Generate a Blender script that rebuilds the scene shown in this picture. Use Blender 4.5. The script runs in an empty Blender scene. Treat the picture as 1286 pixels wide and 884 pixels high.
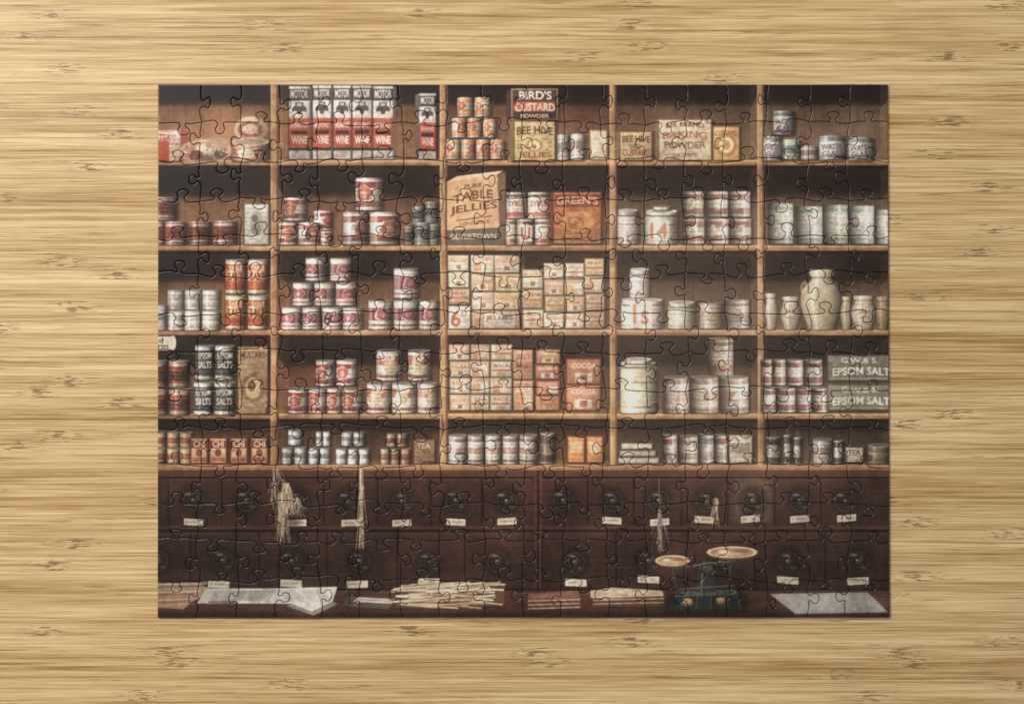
import bpy, math, random
import numpy as np
rng=np.random.default_rng(7); random.seed(7)
scene=bpy.context.scene
PX=0.0005                     # one unit of print layout = 0.5 mm
OX,OY,PW,PH=198,106,920,669   # puzzle extents in half-millimetres
SS=3
W,H=PW*SS,PH*SS
C=np.zeros((H,W,3),np.float32)
C[:]=(40,28,25)
# ------------------------------------------------------------------ printing helpers
def reg(x0,y0,x1,y1):
    a=max(0,int((x0-OX)*SS)-1); b=min(W,int((x1-OX)*SS)+2)
    c=max(0,int((y0-OY)*SS)-1); d=min(H,int((y1-OY)*SS)+2)
    if b<=a or d<=c: return None
    X=(np.arange(a,b)+.5)/SS+OX; Y=(np.arange(c,d)+.5)/SS+OY
    X,Y=np.meshgrid(X.astype(np.float32),Y.astype(np.float32))
    return (slice(c,d),slice(a,b)),X,Y
def comp(sl,col,a):
    a=np.clip(a,0,1)[...,None]
    col=np.asarray(col,np.float32)
    C[sl]=C[sl]*(1-a)+col*a
def rect(x0,y0,x1,y1,col,al=1.0,soft=0,col2=None):
    r=reg(x0-soft,y0-soft,x1+soft,y1+soft)
    if r is None: return
    sl,X,Y=r
    if soft: a=np.clip((X-x0)/soft+.5,0,1)*np.clip((x1-X)/soft+.5,0,1)*np.clip((Y-y0)/soft+.5,0,1)*np.clip((y1-Y)/soft+.5,0,1)
    else: a=((X>=x0)&(X<x1)&(Y>=y0)&(Y<y1)).astype(np.float32)
    c=np.asarray(col,np.float32)
    if col2 is not None:
        t=np.clip((Y-y0)/(y1-y0),0,1)[...,None]; c=c*(1-t)+np.asarray(col2,np.float32)*t
    comp(sl,c,a*al)
def ell(cx,cy,rx,ry,col,al=1.0,soft=0.15,ring=None):
    r=reg(cx-rx*1.5-1,cy-ry*1.5-1,cx+rx*1.5+1,cy+ry*1.5+1)
    if r is None: return
    sl,X,Y=r
    d=np.sqrt(((X-cx)/rx)**2+((Y-cy)/ry)**2)
    a=np.clip((1-d)/soft+.5,0,1)
    if ring: a=a*np.clip((d-ring)/soft+.5,0,1)
    comp(sl,col,a*al)
def poly(P,col,al=1.0):
    P=np.array(P,float); r=reg(P[:,0].min(),P[:,1].min(),P[:,0].max(),P[:,1].max())
    if r is None: return
    sl,X,Y=r; ins=np.zeros(X.shape,bool)
    for i in range(len(P)):
        (x1,y1),(x2,y2)=P[i],P[(i+1)%len(P)]
        if y1==y2: continue
        ins^=((y1>Y)!=(y2>Y))&(X<(x2-x1)*(Y-y1)/(y2-y1)+x1)
    comp(sl,col,ins*al)
def line(x1,y1,x2,y2,w,col,al=1.0):
    dx,dy=x2-x1,y2-y1; L=math.hypot(dx,dy)+1e-6; nx,ny=-dy/L*w/2,dx/L*w/2
    poly([(x1+nx,y1+ny),(x2+nx,y2+ny),(x2-nx,y2-ny),(x1-nx,y1-ny)],col,al)
_T={}
def tmask(s):
    if s in _T: return _T[s]
    cu=bpy.data.curves.new('lettering','FONT'); cu.body=s; cu.offset=0.022; cu.resolution_u=3
    ob=bpy.data.objects.new('lettering',cu); scene.collection.objects.link(ob)
    dg=bpy.context.evaluated_depsgraph_get(); ev=ob.evaluated_get(dg); me=ev.to_mesh()
    me.calc_loop_triangles()
    n=len(me.vertices); v=np.empty(n*3,np.float32); me.vertices.foreach_get('co',v); v=v.reshape(-1,3)[:,:2].copy()
    t=np.empty(len(me.loop_triangles)*3,np.int32); me.loop_triangles.foreach_get('vertices',t); t=t.reshape(-1,3)
    ev.to_mesh_clear(); bpy.data.objects.remove(ob); bpy.data.curves.remove(cu)
    mn=v.min(0); mx=v.max(0); hh=48; ww=max(8,int(hh*(mx[0]-mn[0])/(mx[1]-mn[1])))
    v=(v-mn)/(mx-mn)*[ww,hh]; v[:,1]=hh-v[:,1]
    M=np.zeros((hh,ww),np.float32)
    for a,b,c in v[t]:
        x0=max(0,int(min(a[0],b[0],c[0]))); x1=min(ww,int(max(a[0],b[0],c[0]))+2)
        y0=max(0,int(min(a[1],b[1],c[1]))); y1=min(hh,int(max(a[1],b[1],c[1]))+2)
        if x1<=x0 or y1<=y0: continue
        X,Y=np.meshgrid(np.arange(x0,x1)+.5,np.arange(y0,y1)+.5)
        e=lambda p,q:(q[0]-p[0])*(Y-p[1])-(q[1]-p[1])*(X-p[0])
        e1,e2,e3=e(a,b),e(b,c),e(c,a)
        M[y0:y1,x0:x1]=np.maximum(M[y0:y1,x0:x1],((e1>=0)&(e2>=0)&(e3>=0))|((e1<=0)&(e2<=0)&(e3<=0)))
    _T[s]=M; return M
def text(s,x0,y0,x1,y1,col,arc=0,slope=0,al=1.0):
    M=tmask(s); m=abs(arc)+abs(slope)
    r=reg(x0,y0-m,x1,y1+m)
    if r is None: return
    sl,X,Y=r
    u=(X-x0)/(x1-x0); yy=Y-arc*(4*(u-.5)**2)-slope*(u-.5)   # arc>0 : ends lower
    v=(yy-y0)/(y1-y0)
    ok=(u>=0)&(u<1)&(v>=0)&(v<1)
    a=M[np.clip((v*M.shape[0]).astype(int),0,M.shape[0]-1),np.clip((u*M.shape[1]).astype(int),0,M.shape[1]-1)]*ok
    comp(sl,col,a*al)
def cellnoise(u,v,n=64):
    g=rng.random((n,n)).astype(np.float32)
    return g[np.abs(v.astype(int))%n,np.abs(u.astype(int))%n]
def tin(x0,y0,x1,y1,base,bands=(),med=None,rim=(158,152,144),speck=.35,spc=(70,48,42),k=.07,lid=(120,112,104),lum=1.0,side=-1):
    w=x1-x0; cx=(x0+x1)/2; e=abs(k)*w; sg=1 if k>0 else -1
    lum=lum*rng.uniform(.90,1.16); ph=rng.uniform(-.7,.7); hp=rng.uniform(.3,.55); base=np.asarray(base,float)*rng.uniform(.95,1.04,3)
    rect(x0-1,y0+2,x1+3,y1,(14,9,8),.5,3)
    r=reg(x0,y0-1,x1,y1+1)
    if r is None: return
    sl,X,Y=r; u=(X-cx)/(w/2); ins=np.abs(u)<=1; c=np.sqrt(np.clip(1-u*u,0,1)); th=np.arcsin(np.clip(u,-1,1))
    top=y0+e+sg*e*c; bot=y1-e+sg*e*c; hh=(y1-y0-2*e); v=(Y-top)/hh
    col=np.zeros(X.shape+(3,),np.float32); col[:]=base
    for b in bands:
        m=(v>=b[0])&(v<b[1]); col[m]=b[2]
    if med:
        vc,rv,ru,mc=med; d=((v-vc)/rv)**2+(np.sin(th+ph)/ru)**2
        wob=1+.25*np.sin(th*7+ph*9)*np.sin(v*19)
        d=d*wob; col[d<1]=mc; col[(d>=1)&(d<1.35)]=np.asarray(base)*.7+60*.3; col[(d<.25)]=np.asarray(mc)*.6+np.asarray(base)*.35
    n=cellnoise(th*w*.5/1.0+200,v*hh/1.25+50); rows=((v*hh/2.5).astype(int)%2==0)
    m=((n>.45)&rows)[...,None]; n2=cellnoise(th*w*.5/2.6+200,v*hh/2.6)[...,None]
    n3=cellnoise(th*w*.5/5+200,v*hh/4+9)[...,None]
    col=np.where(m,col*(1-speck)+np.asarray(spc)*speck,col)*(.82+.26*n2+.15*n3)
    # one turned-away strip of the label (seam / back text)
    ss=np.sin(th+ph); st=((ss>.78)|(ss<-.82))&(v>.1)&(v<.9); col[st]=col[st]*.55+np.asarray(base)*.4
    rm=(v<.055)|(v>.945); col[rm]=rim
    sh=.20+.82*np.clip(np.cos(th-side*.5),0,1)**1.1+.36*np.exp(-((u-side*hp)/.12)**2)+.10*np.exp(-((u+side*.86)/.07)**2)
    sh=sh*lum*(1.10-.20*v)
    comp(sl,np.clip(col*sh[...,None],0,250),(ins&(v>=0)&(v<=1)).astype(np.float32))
    if sg>0:
        ell(cx,y0+e,w/2,e,lid,1,.1); ell(cx,y0+e,w/2*.8,e*.65,np.asarray(lid)*.75,1,.2)
    rect(x0,y1-1,x1,y1+1,(20,12,10),.5,1.2)
def box(x0,y0,x1,y1,face,brd=None,speck=.3,spc=(80,50,40),sd=0,sc=None,tp=0,tc=None,lum=1.0,panels=()):
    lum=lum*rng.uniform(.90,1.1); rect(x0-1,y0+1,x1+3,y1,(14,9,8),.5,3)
    if sd>0: poly([(x1,y0),(x1+sd,y0+2),(x1+sd,y1-2),(x1,y1)],sc or np.asarray(face)*.5)
    if sd<0: poly([(x0,y0),(x0+sd,y0+2),(x0+sd,y1-2),(x0,y1)],sc or np.asarray(face)*.5)
    if tp: poly([(x0+2,y0-tp),(x1+sd-1,y0-tp),(x1,y0),(x0,y0)],tc or np.asarray(face)*.8)
    r=reg(x0,y0,x1,y1)
    if r is None: return
    sl,X,Y=r; w=x1-x0; h=y1-y0; u=(X-x0)/w; v=(Y-y0)/h
    col=np.zeros(X.shape+(3,),np.float32); col[:]=face
    for p in panels:
        m=(u>=p[0])&(u<p[2])&(v>=p[1])&(v<p[3]); col[m]=p[4]
    n=cellnoise((X-x0)/1.1,(Y-y0)/1.2); rows=(((Y-y0)/2.7).astype(int)%2==0)
    m=((n>.5)&rows)[...,None]; n2=cellnoise((X-x0)/3.1,(Y-y0)/3.1)[...,None]; n3=cellnoise((X-x0)/7,(Y-y0)/5)[...,None]
    col=np.where(m,col*(1-speck)+np.asarray(spc)*speck,col)*(.84+.20*n2+.14*n3)
    if brd is not None:
        m=((X-x0<1.6)|(x1-X<1.6)|(Y-y0<1.6)|(y1-Y<1.6)); col[m]=brd
    sh=(1.10-.24*v)*lum*(1.06-.16*u)
    ed=np.minimum(np.minimum(X-x0,x1-X),np.minimum(Y-y0,y1-Y)); sh=sh*(.8+.2*np.clip(ed/1.5,0,1))
    comp(sl,np.clip(col*sh[...,None],0,245),((u>=0)&(u<1)&(v>=0)&(v<1)).astype(np.float32))
    rect(x0,y1-1,x1,y1+1,(20,12,10),.5,1.2)
# ------------------------------------------------------------------ cabinet carcass
colx=[(180,340),(349,553),(562,767),(775,953),(961,1122)]
rowy=[(88,201),(208,308),(315,414),(421,519),(527,583)]
WOOD=(180,128,84)
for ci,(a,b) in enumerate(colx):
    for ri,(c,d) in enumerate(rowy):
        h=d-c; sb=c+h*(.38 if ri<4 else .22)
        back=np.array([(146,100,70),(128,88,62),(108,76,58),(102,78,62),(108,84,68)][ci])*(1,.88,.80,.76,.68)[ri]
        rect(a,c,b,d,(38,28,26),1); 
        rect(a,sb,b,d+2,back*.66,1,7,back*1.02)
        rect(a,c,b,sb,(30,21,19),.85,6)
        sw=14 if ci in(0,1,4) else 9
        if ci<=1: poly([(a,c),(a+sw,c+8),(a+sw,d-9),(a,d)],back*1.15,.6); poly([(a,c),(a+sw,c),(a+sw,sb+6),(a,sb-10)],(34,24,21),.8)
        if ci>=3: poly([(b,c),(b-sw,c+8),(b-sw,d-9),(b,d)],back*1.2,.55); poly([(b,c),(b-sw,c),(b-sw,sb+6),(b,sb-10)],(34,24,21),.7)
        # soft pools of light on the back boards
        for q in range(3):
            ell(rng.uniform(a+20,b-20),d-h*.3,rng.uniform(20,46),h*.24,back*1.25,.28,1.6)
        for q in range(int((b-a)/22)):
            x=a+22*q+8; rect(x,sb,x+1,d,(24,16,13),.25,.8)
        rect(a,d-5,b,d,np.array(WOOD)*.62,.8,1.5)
for ri,(c,d) in enumerate(rowy):
    rect(198,d,1120,d+7,WOOD,1,0,(138,92,60)); rect(198,d,1120,d+1.6,(220,178,132),.8,.6); rect(198,d+6.2,1120,d+9.6,(22,13,11),.85,2)
    for q in range(40):
        x=rng.uniform(198,1110); rect(x,d+rng.uniform(0,5),x+rng.uniform(10,60),d+rng.uniform(5,7),(226,180,130) if q%2 else (96,58,38),.18,1.2)
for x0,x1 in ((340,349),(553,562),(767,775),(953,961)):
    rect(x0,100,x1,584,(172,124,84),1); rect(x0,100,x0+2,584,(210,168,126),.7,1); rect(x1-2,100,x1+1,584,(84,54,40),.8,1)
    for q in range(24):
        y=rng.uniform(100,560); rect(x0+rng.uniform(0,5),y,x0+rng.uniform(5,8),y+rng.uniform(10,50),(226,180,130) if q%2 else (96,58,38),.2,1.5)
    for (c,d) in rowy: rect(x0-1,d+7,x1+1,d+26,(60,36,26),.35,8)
# ------------------------------------------------------------------ palette
CR=(224,208,182);WH=(222,216,208);MA=(118,34,38);RD=(176,62,44);OR=(204,122,76);TN=(190,146,98);DK=(38,32,32);TL=(104,136,132);PK=(190,128,112);GY=(150,146,140)
K1=-.05;K2=-.02;K3=.03;K4=.06;K5=.08
# ---- row 1
box(198,163,226,203,(212,192,172),speck=.6,spc=RD,panels=((0,.35,.5,1,RD),),sd=10,sc=(150,66,54))
text('TEA',199,168,214,178,RD)
ell(258,190,33,15,(206,176,142)); ell(258,190,30,12,(160,114,90)); ell(262,187,17,8,(216,196,162)); ell(246,194,9,6,(128,66,52)); ell(276,193,8,6,(90,78,66))
for i in range(46): ell(230+rng.random()*56,180+rng.random()*20,1.6,1.1,(90,50,42) if i%2 else (220,200,170),.7)
ell(258,198,30,6,(40,26,22),.45,1.2)
ell(315,162,21,16,(212,170,136)); ell(314,163,16,11,(144,82,64)); ell(314,162,10,6,(212,178,146))
ell(272,180,15,8,(170,130,104),.8)
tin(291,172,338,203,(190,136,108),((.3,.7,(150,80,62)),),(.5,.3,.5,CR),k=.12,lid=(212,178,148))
for i in range(50): ell(295+rng.random()*39,150+rng.random()*50,1.4,1.1,(120,54,42) if i%2 else (226,204,180),.6)
ell(330,166,8,16,(50,30,26),.5,1.4)
for i,(a,b,t,l) in enumerate(((363,389,108,.84),(393,416,107,1),(419,441,107,1),(443,467,107,1),(469,494,108,1),(527,548,117,.84))):
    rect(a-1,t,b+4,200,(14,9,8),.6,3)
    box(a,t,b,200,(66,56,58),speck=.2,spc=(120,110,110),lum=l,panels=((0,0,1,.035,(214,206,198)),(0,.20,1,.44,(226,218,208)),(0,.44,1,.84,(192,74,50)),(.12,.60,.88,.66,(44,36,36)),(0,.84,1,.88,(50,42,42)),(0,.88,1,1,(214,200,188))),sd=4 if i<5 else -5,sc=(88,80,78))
    w=b-a; h=200-t
    text('MOTOR',a+2,t+h*.05,b-2,t+h*.165,np.array((236,230,220))*l)
    ell((a+b)/2,t+h*.32,w*.36,h*.065,(70,60,60)); ell((a+b)/2-w*.2,t+h*.37,w*.1,h*.03,(220,214,206)); ell((a+b)/2+w*.2,t+h*.37,w*.1,h*.03,(220,214,206))
    rect(a+w*.3,t+h*.22,b-w*.3,t+h*.29,(90,72,68)); rect(a+w*.38,t+h*.235,b-w*.4,t+h*.27,(200,190,184))
    text('BREAKFAST',a+2,t+h*.50,b-2,t+h*.57,np.array((234,214,196))*l)
    text('WINE',a+3,t+h*.68,b-3,t+h*.79,np.array((244,236,224))*l)
    for q in range(5): rect(a+3+rng.uniform(0,3),t+h*(.455+.07*q)+rng.uniform(0,1),b-3-rng.uniform(0,4),t+h*(.455+.07*q)+1.3,(226,196,176),.35,.5)
    for q in range(3): rect(a+3,t+h*(.90+.03*q),b-4-q,t+h*(.90+.03*q)+1,(90,60,54),.6,.4)
S=lambda x0,y0,x1,y1,k=K1,l=1.:tin(x0,y0,x1,y1,(212,188,164),((.08,.26,OR),(.6,.92,(196,128,94))),(.45,.2,.5,(158,74,58)),k=k,lum=l)
for a,b,c,d in ((575,122,595,148),(597,122,617,148),(568,148,587,174),(588,148,606,174),(607,148,624,174),(561,175,579,201),(580,175,598,201),(599,175,616,201),(617,175,635,201)): S(a,b,c,d)
box(643,111,702,151,(66,48,48),(160,122,94),speck=.1,panels=((.06,.42,.94,.72,(186,84,62)),(.1,.76,.9,.94,(52,42,44))),sd=-6,sc=(60,48,44))
text("BIRD'S",653,114,694,125,(234,222,200),arc=0); text('CUSTARD',648,129,698,139,(238,216,186),arc=1); text('POWDER',655,143,691,148,(220,190,150))
box(646,151,699,203,(212,178,126),(96,72,50),speck=.12,sd=-5)
text('BEE HIVE',650,158,696,168,(70,42,34),arc=2); ell(672,182,10,8,(150,108,68)); ell(672,182,7,6,(218,190,134)); ell(672,184,3,3,(110,76,50)); text('JELLIES',652,191,694,200,(110,52,40),arc=-1)
for i in range(16): ell(654+(i%2)*34+rng.uniform(-3,5),172+i%8*2.3,2,1.2,(110,80,44),.5)
tin(701,169,717,202,GY,((.3,.7,(96,96,98)),),k=K1); tin(718,168,736,202,(182,180,176),((.25,.6,(122,102,90)),),k=K1)
box(742,163,764,201,(220,198,164),(170,126,90),speck=.25)
box(779,164,821,202,(212,180,134),(112,78,54),speck=.15,sd=-4,lum=.95); text('BEE HIVE',783,170,818,178,(80,46,36),arc=1.5); ell(800,183,8,3,(150,108,70),.7); text('CUSTARD',783,188,818,196,(116,54,42),arc=-1)
box(828,149,896,202,(220,198,162),(124,90,66),speck=.12,panels=((.05,.35,.95,.62,(216,192,154)),),sd=-3)
for i in range(60): ell(831+rng.random()*62,152+rng.random()*47,rng.uniform(1,4),rng.uniform(1,2),((120,96,72),(150,96,72),(106,104,76),(228,206,170))[i%4],.35,.6)
text('BEE BRAND',838,153,886,159,(90,54,44),arc=1.5); text('BAKING',834,164,890,173,(150,70,52),arc=2,al=.9); text('POWDER',836,178,888,187,(84,54,46),arc=-1,al=.9); text('CONCENTRATED',846,192,878,197,(90,60,50))
box(897,158,931,202,(208,164,108),(130,90,58),speck=.1,lum=.95); ell(914,182,14,15,(150,92,62),.8); ell(914,182,9,10,(224,194,138)); ell(914,182,5,6,(150,92,62),.7); text('CUSTARD',900,163,928,169,(110,58,42),arc=2)
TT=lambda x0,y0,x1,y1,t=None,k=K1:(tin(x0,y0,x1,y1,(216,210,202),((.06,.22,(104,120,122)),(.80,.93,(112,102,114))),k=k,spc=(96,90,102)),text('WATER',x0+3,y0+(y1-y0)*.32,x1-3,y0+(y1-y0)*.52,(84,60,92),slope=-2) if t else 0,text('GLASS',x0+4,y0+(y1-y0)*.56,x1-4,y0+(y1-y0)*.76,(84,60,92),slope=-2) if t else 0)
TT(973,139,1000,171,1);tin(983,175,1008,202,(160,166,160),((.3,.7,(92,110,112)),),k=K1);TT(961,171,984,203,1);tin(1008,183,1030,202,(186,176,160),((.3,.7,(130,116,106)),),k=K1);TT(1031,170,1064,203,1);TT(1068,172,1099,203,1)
# ---- row 2
B=lambda x0,y0,x1,y1,l=1.,k=K2:tin(x0,y0,x1,y1,(126,56,48),((.1,.2,(190,170,156)),(.8,.88,(190,170,156))),(.5,.22,.5,(84,40,36)),spc=(190,160,140),k=k,lum=l,speck=.3)
for q in ((190,247,222,277),(190,278,206,308),(207,278,234,308),(237,278,265,308),(267,277,298,308)): B(*q,l=.95)
box(306,255,338,308,(204,200,188),(116,110,102),speck=.3,spc=(60,62,60)); ell(322,280,8,17,(128,128,116),.7); ell(320,274,4,5,(70,66,60),.8); ell(322,288,6,8,(84,84,76),.7)
def G(x0,y0,x1,y1,k=K2,l=1.,s=-1): tin(x0,y0,x1,y1,(230,220,208),((.12,.32,(136,60,54)),(.70,.90,(124,66,58))),(.5,.22,.62,(158,78,64)),k=k,lum=l,side=s)
for q in ((357,247,385,278),(394,264,418,290),(350,279,374,308),(375,279,403,308),(403,290,418,308),(447,223,481,265),(431,266,463,308),(465,266,501,308)): G(*q)
text('6',383,285,391,301,(40,40,42))
D=lambda *q:tin(*q,(120,120,116),((.3,.65,(62,58,60)),),k=K2,spc=(190,190,190),lum=.85)
for q in ((518,259,533,283),(534,253,551,280),(508,284,520,308),(521,279,541,308),(540,281,552,308)): D(*q)
# tilted carton of jellies
rect(560,222,638,307,(14,9,8),.6,4)
poly([(562,228),(625,218),(629,286),(562,290)],(208,156,114)); poly([(562,228),(575,221),(633,214),(625,219)],(228,186,148))
poly([(625,219),(636,215),(636,304),(629,307)],(98,74,58)); poly([(562,289),(629,285),(629,307),(562,307)],(80,70,62))
for i in range(260):
    u=rng.random(); v=rng.random(); ell(564+u*62,230-u*9+v*56,rng.uniform(.8,3.6),rng.uniform(.5,1.6),((176,120,86),(228,184,144))[i%2],.3,.6)
text('PURE',584,230,606,236,(96,54,42),slope=-3); text("TABLE",570,239,620,250,(84,50,40),arc=3,slope=-8); text("JELLIES",566,255,625,267,(76,46,38),arc=1,slope=-8); poly([(574,276),(618,270),(618,271.5),(574,277.5)],(90,50,40)); text('LONDON E',578,277,616,282,(110,64,48),slope=-4); text('SILVERTOWN',566,293,624,300,(190,172,146),slope=-1)
def SY(x0,y0,x1,y1,k=K2): tin(x0,y0,x1,y1,(226,214,198),((.08,.2,(80,72,72)),(.2,.42,(206,190,172)),(.75,.92,(176,94,72))),k=k,spc=(150,76,60))
for q in ((637,241,662,275),(664,241,692,275),(636,275,650,308),(650,275,672,308),(673,275,693,308)): SY(*q)
text('SYRUP',639,252,661,259,(110,50,42)); text('SYRUP',667,252,690,259,(110,50,42)); rect(653,283,669,303,(222,214,204),.9); text('U',655,285,667,301,(170,68,48))
box(695,240,757,307,(162,90,60),(74,46,34),speck=.1,sd=-3,panels=((.04,.06,.96,.30,(98,54,42)),(.0,.8,1,1,(180,120,80))),lum=.98)
text("GREEN'S",700,246,752,256,(214,156,114),arc=1); ell(728,278,20,13,(200,142,88),.7); ell(724,280,11,8,(134,70,48),.8); ell(722,277,5,3,(216,166,110),.8); text('SPONGE',706,297,746,303,(96,48,36))
for i in range(50): ell(698+rng.random()*56,260+rng.random()*34,2.8,1.8,(114,62,44) if i%2 else (206,142,92),.35,.8)
def JAR(x0,y0,x1,y1,txt=None,c=(226,216,202)):
    tin(x0,y0+5,x1,y1,c,((.0,.05,(150,140,128)),(.30,.34,(150,114,96)),(.84,.88,(150,114,96))),speck=.16,rim=(196,188,176),k=.05,side=-1)
    tin(x0+1,y0,x1-1,y0+9,(206,198,184),speck=.03,k=.07,rim=(160,150,140),lid=(196,188,176))
    if txt: text(txt,x0+(x1-x0)*.25,y0+(y1-y0)*.42,x1-(x1-x0)*.28,y1-(y1-y0)*.22,(186,84,44))
JAR(777,262,803,307); JAR(812,262,853,307); rect(816,276,842,302,(226,218,206),.7,1); text('14',818,279,840,300,(176,96,64),al=.9); tin(822,258,844,264,(190,180,168),k=.05,speck=.05)
M2=lambda x0,y0,x1,y1:tin(x0,y0,x1,y1,(214,200,188),((.1,.34,(130,90,84)),(.66,.9,(138,96,86))),(.5,.2,.5,CR),k=K2,lum=1.0,side=1,spc=(94,64,58))
for x in (858,889,917):
    M2(x,240,x+27,273); M2(x,274,x+28,307)
for a,b,t in ((967,998,255),(1002,1035,259),(1036,1067,257),(1069,1100,258),(1101,1120,263)):
    tin(a,t,b,307,(212,210,200),((.07,.18,(138,154,146)),(.46,.52,(172,178,168)),(.84,.93,(138,152,144))),(.35,.14,.5,(222,210,192)),k=K2,side=1,spc=(104,110,104),lum=1.0)
# ---- row 3
for x in (210,232,254):
    for y in (363,389): tin(x,y,x+22,y+26,(214,206,194),((.2,.5,(164,158,152)),(.7,.85,(174,156,138))),k=K3,spc=(94,92,94))
tin(192,382,209,415,(204,200,196),((.3,.6,(118,122,134)),),k=K3)
for x in (283,311):
    for y in (325,370):
        tin(x,y,x+25,y+44,(164,80,54),((.05,.12,(214,186,150)),(.3,.62,(200,148,110)),(.88,.95,(214,186,150))),k=.03,spc=(104,48,36)); text('TABLE',x+4,y+8,x+21,y+14,(226,194,158)); text('SALT',x+3,y+17,x+22,y+27,(96,34,28))
rect(196,422,217,439,(212,200,182),1); ell(217,430,4,9,(212,200,182)); text('d',199,424,205,430,(60,44,38)); text('rin',198,431,211,437,(60,44,38))
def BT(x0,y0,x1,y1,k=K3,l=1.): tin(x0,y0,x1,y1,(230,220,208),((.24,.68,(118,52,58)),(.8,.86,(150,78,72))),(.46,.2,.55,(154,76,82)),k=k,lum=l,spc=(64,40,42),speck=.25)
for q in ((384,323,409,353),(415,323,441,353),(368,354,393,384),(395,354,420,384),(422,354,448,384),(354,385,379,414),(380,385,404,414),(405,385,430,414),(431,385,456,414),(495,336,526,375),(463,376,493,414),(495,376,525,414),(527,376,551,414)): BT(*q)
text('6',407,391,415,408,(40,36,38))
def stack(x0,y0,x1,y1,nc,nr,cols,txt=('JELLY','CREAM')):
    w=(x1-x0)/nc; h=(y1-y0)/nr
    for i in range(nc):
        for j in range(nr):
            dx=rng.uniform(-1.2,1.2); f=np.array(cols[rng.integers(len(cols))])*rng.uniform(.90,1.06)
            a=x0+i*w+dx; b=y0+j*h; q=rng.integers(3)
            pn=[((.1,.15,.9,.42,(192,124,88)),(.25,.55,.75,.9,(230,214,188)),(.4,.6,.62,.85,(150,96,74))),((.1,.1,.9,.3,(178,108,80)),(.1,.36,.45,.9,(198,132,94)),(.55,.4,.9,.85,(226,206,176))),((.08,.5,.92,.62,(176,100,74)),(.3,.66,.7,.92,(190,150,116)))][q]
            box(a,b,a+w-1,b+h-.7,f,f*.75,speck=.36,spc=(140,78,58),panels=pn)
            text(txt[(i+j)%2],a+w*.15,b+h*.16,a+w*.85,b+h*.36,(238,222,200) if q<2 else (120,62,46),al=.85)
rect(590,322,660,413,(70,52,40),.7,3)
stack(564,320,591,383,1,3,(CR,(212,180,142)));stack(592,320,622,413,1,4,(CR,(212,170,126)));stack(622,320,655,413,1,4,((212,178,134),CR))
box(564,384,591,413,(226,220,208),speck=.05); text('6',567,389,579,410,(180,82,52)); text('D',580,389,587,397,(180,82,52))
box(608,392,648,412,(216,206,190),speck=.3); text('JELLIES',611,396,645,403,(90,60,50))
stack(657,338,684,413,1,3,((210,184,150),CR));stack(684,330,710,413,1,4,((210,174,134),CR));stack(710,330,735,413,1,4,((206,170,130),CR));stack(736,324,761,413,1,4,((208,170,126),(214,188,154)))
JAR(792,336,817,374); JAR(781,374,806,413); JAR(801,374,834,413,None); rect(792,378,820,411,(226,220,212),.85,.8); text('1s',796,382,816,407,(178,92,60),al=.9)
JAR(840,377,874,413); tin(880,379,908,413,(200,186,168),((.3,.7,(170,150,130)),),k=K3); tin(911,375,942,413,(204,192,174),((.1,.2,(146,110,90)),(.4,.75,(176,158,136))),k=K3,side=1)
def pot(cx,y0,y1,wb,wn,col=(202,184,156)):
    r=reg(cx-wb,y0,cx+wb,y1)
    sl,X,Y=r; v=(Y-y0)/(y1-y0)
    prof=np.interp(v,[0,.03,.09,.12,.15,.2,.25,.32,.42,.5,.6,.75,.88,.95,1],[wn*1.15,wn*1.25,wn*1.2,wn*1.02,wn*.98,wn*1.15,wb*.74,wb*.9,wb*.985,wb,wb*.98,wb*.86,wb*.73,wb*.67,wb*.66])
    u=(X-cx)/prof; ins=(np.abs(u)<=1)&(v>=0)&(v<=1); th=np.arcsin(np.clip(u,-1,1))
    sh=.24+.8*np.clip(np.cos(th+.45),0,1)+.36*np.exp(-((u+.4)/.12)**2)
    sh*=np.where((v>.12)&(v<.15),.6,1)*(1.08-.3*v)*(.92+.14*cellnoise((X-cx+99)/3,(Y-y0)/3))
    comp(sl,np.clip(np.asarray(col)*sh[...,None],0,240),ins.astype(np.float32))
    rect(cx-wb*.7,y1-1,cx+wb*.7,y1+1,(20,12,10),.5,1.2)
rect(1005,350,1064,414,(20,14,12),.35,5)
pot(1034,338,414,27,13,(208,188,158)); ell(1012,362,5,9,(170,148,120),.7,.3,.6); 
for t in ('POT','CREAM'): text(t,1024,378 if t=='POT' else 388,1046,384 if t=='POT' else 394,(130,104,80),al=.7)
pot(970,368,414,9,6,(196,182,162)); pot(995,372,414,13,9,(194,178,156)); pot(1065,372,414,8,5,(170,150,126)); pot(1087,371,414,16,11,(200,182,156)); pot(1111,372,414,9,7,(150,122,98))
for x in (995,1087): text('JAM',x-8,388,x+7,395,(110,80,64)); rect(x-7,397,x+7,400,(120,90,74),.6)
# ---- row 4
for q in ((190,451,210,486),(190,487,210,521),(212,451,237,486),(212,487,238,521)):
    tin(*q,(122,56,48),((.08,.2,(180,154,134)),(.4,.75,(70,44,40)),(.85,.93,(174,150,130))),k=.04,spc=(190,154,134),lum=.95)
for q in ((245,432,269,477),(270,432,295,477),(243,478,268,521),(269,478,295,521)):
    tin(*q,(54,52,50),((.05,.12,(192,188,180)),(.88,.95,(192,188,180))),k=.05,spc=(190,190,186),speck=.3,lum=1.1)
    a,b,c,d=q; text('EPSOM',a+3,b+10,c-3,b+18,(206,200,190)); text('SALTS',a+3,b+21,c-3,b+30,(216,210,200)); rect(c-5,b+4,c,d-3,(20,16,15),.5,3)
box(298,434,337,520,(160,128,96),(94,66,48),speck=.2); ell(318,487,15,18,(114,86,64)); ell(318,487,10,13,(180,150,114)); ell(316,484,5,7,(100,62,46)); text('MUSTARD',302,441,334,450,(80,48,38))
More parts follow.
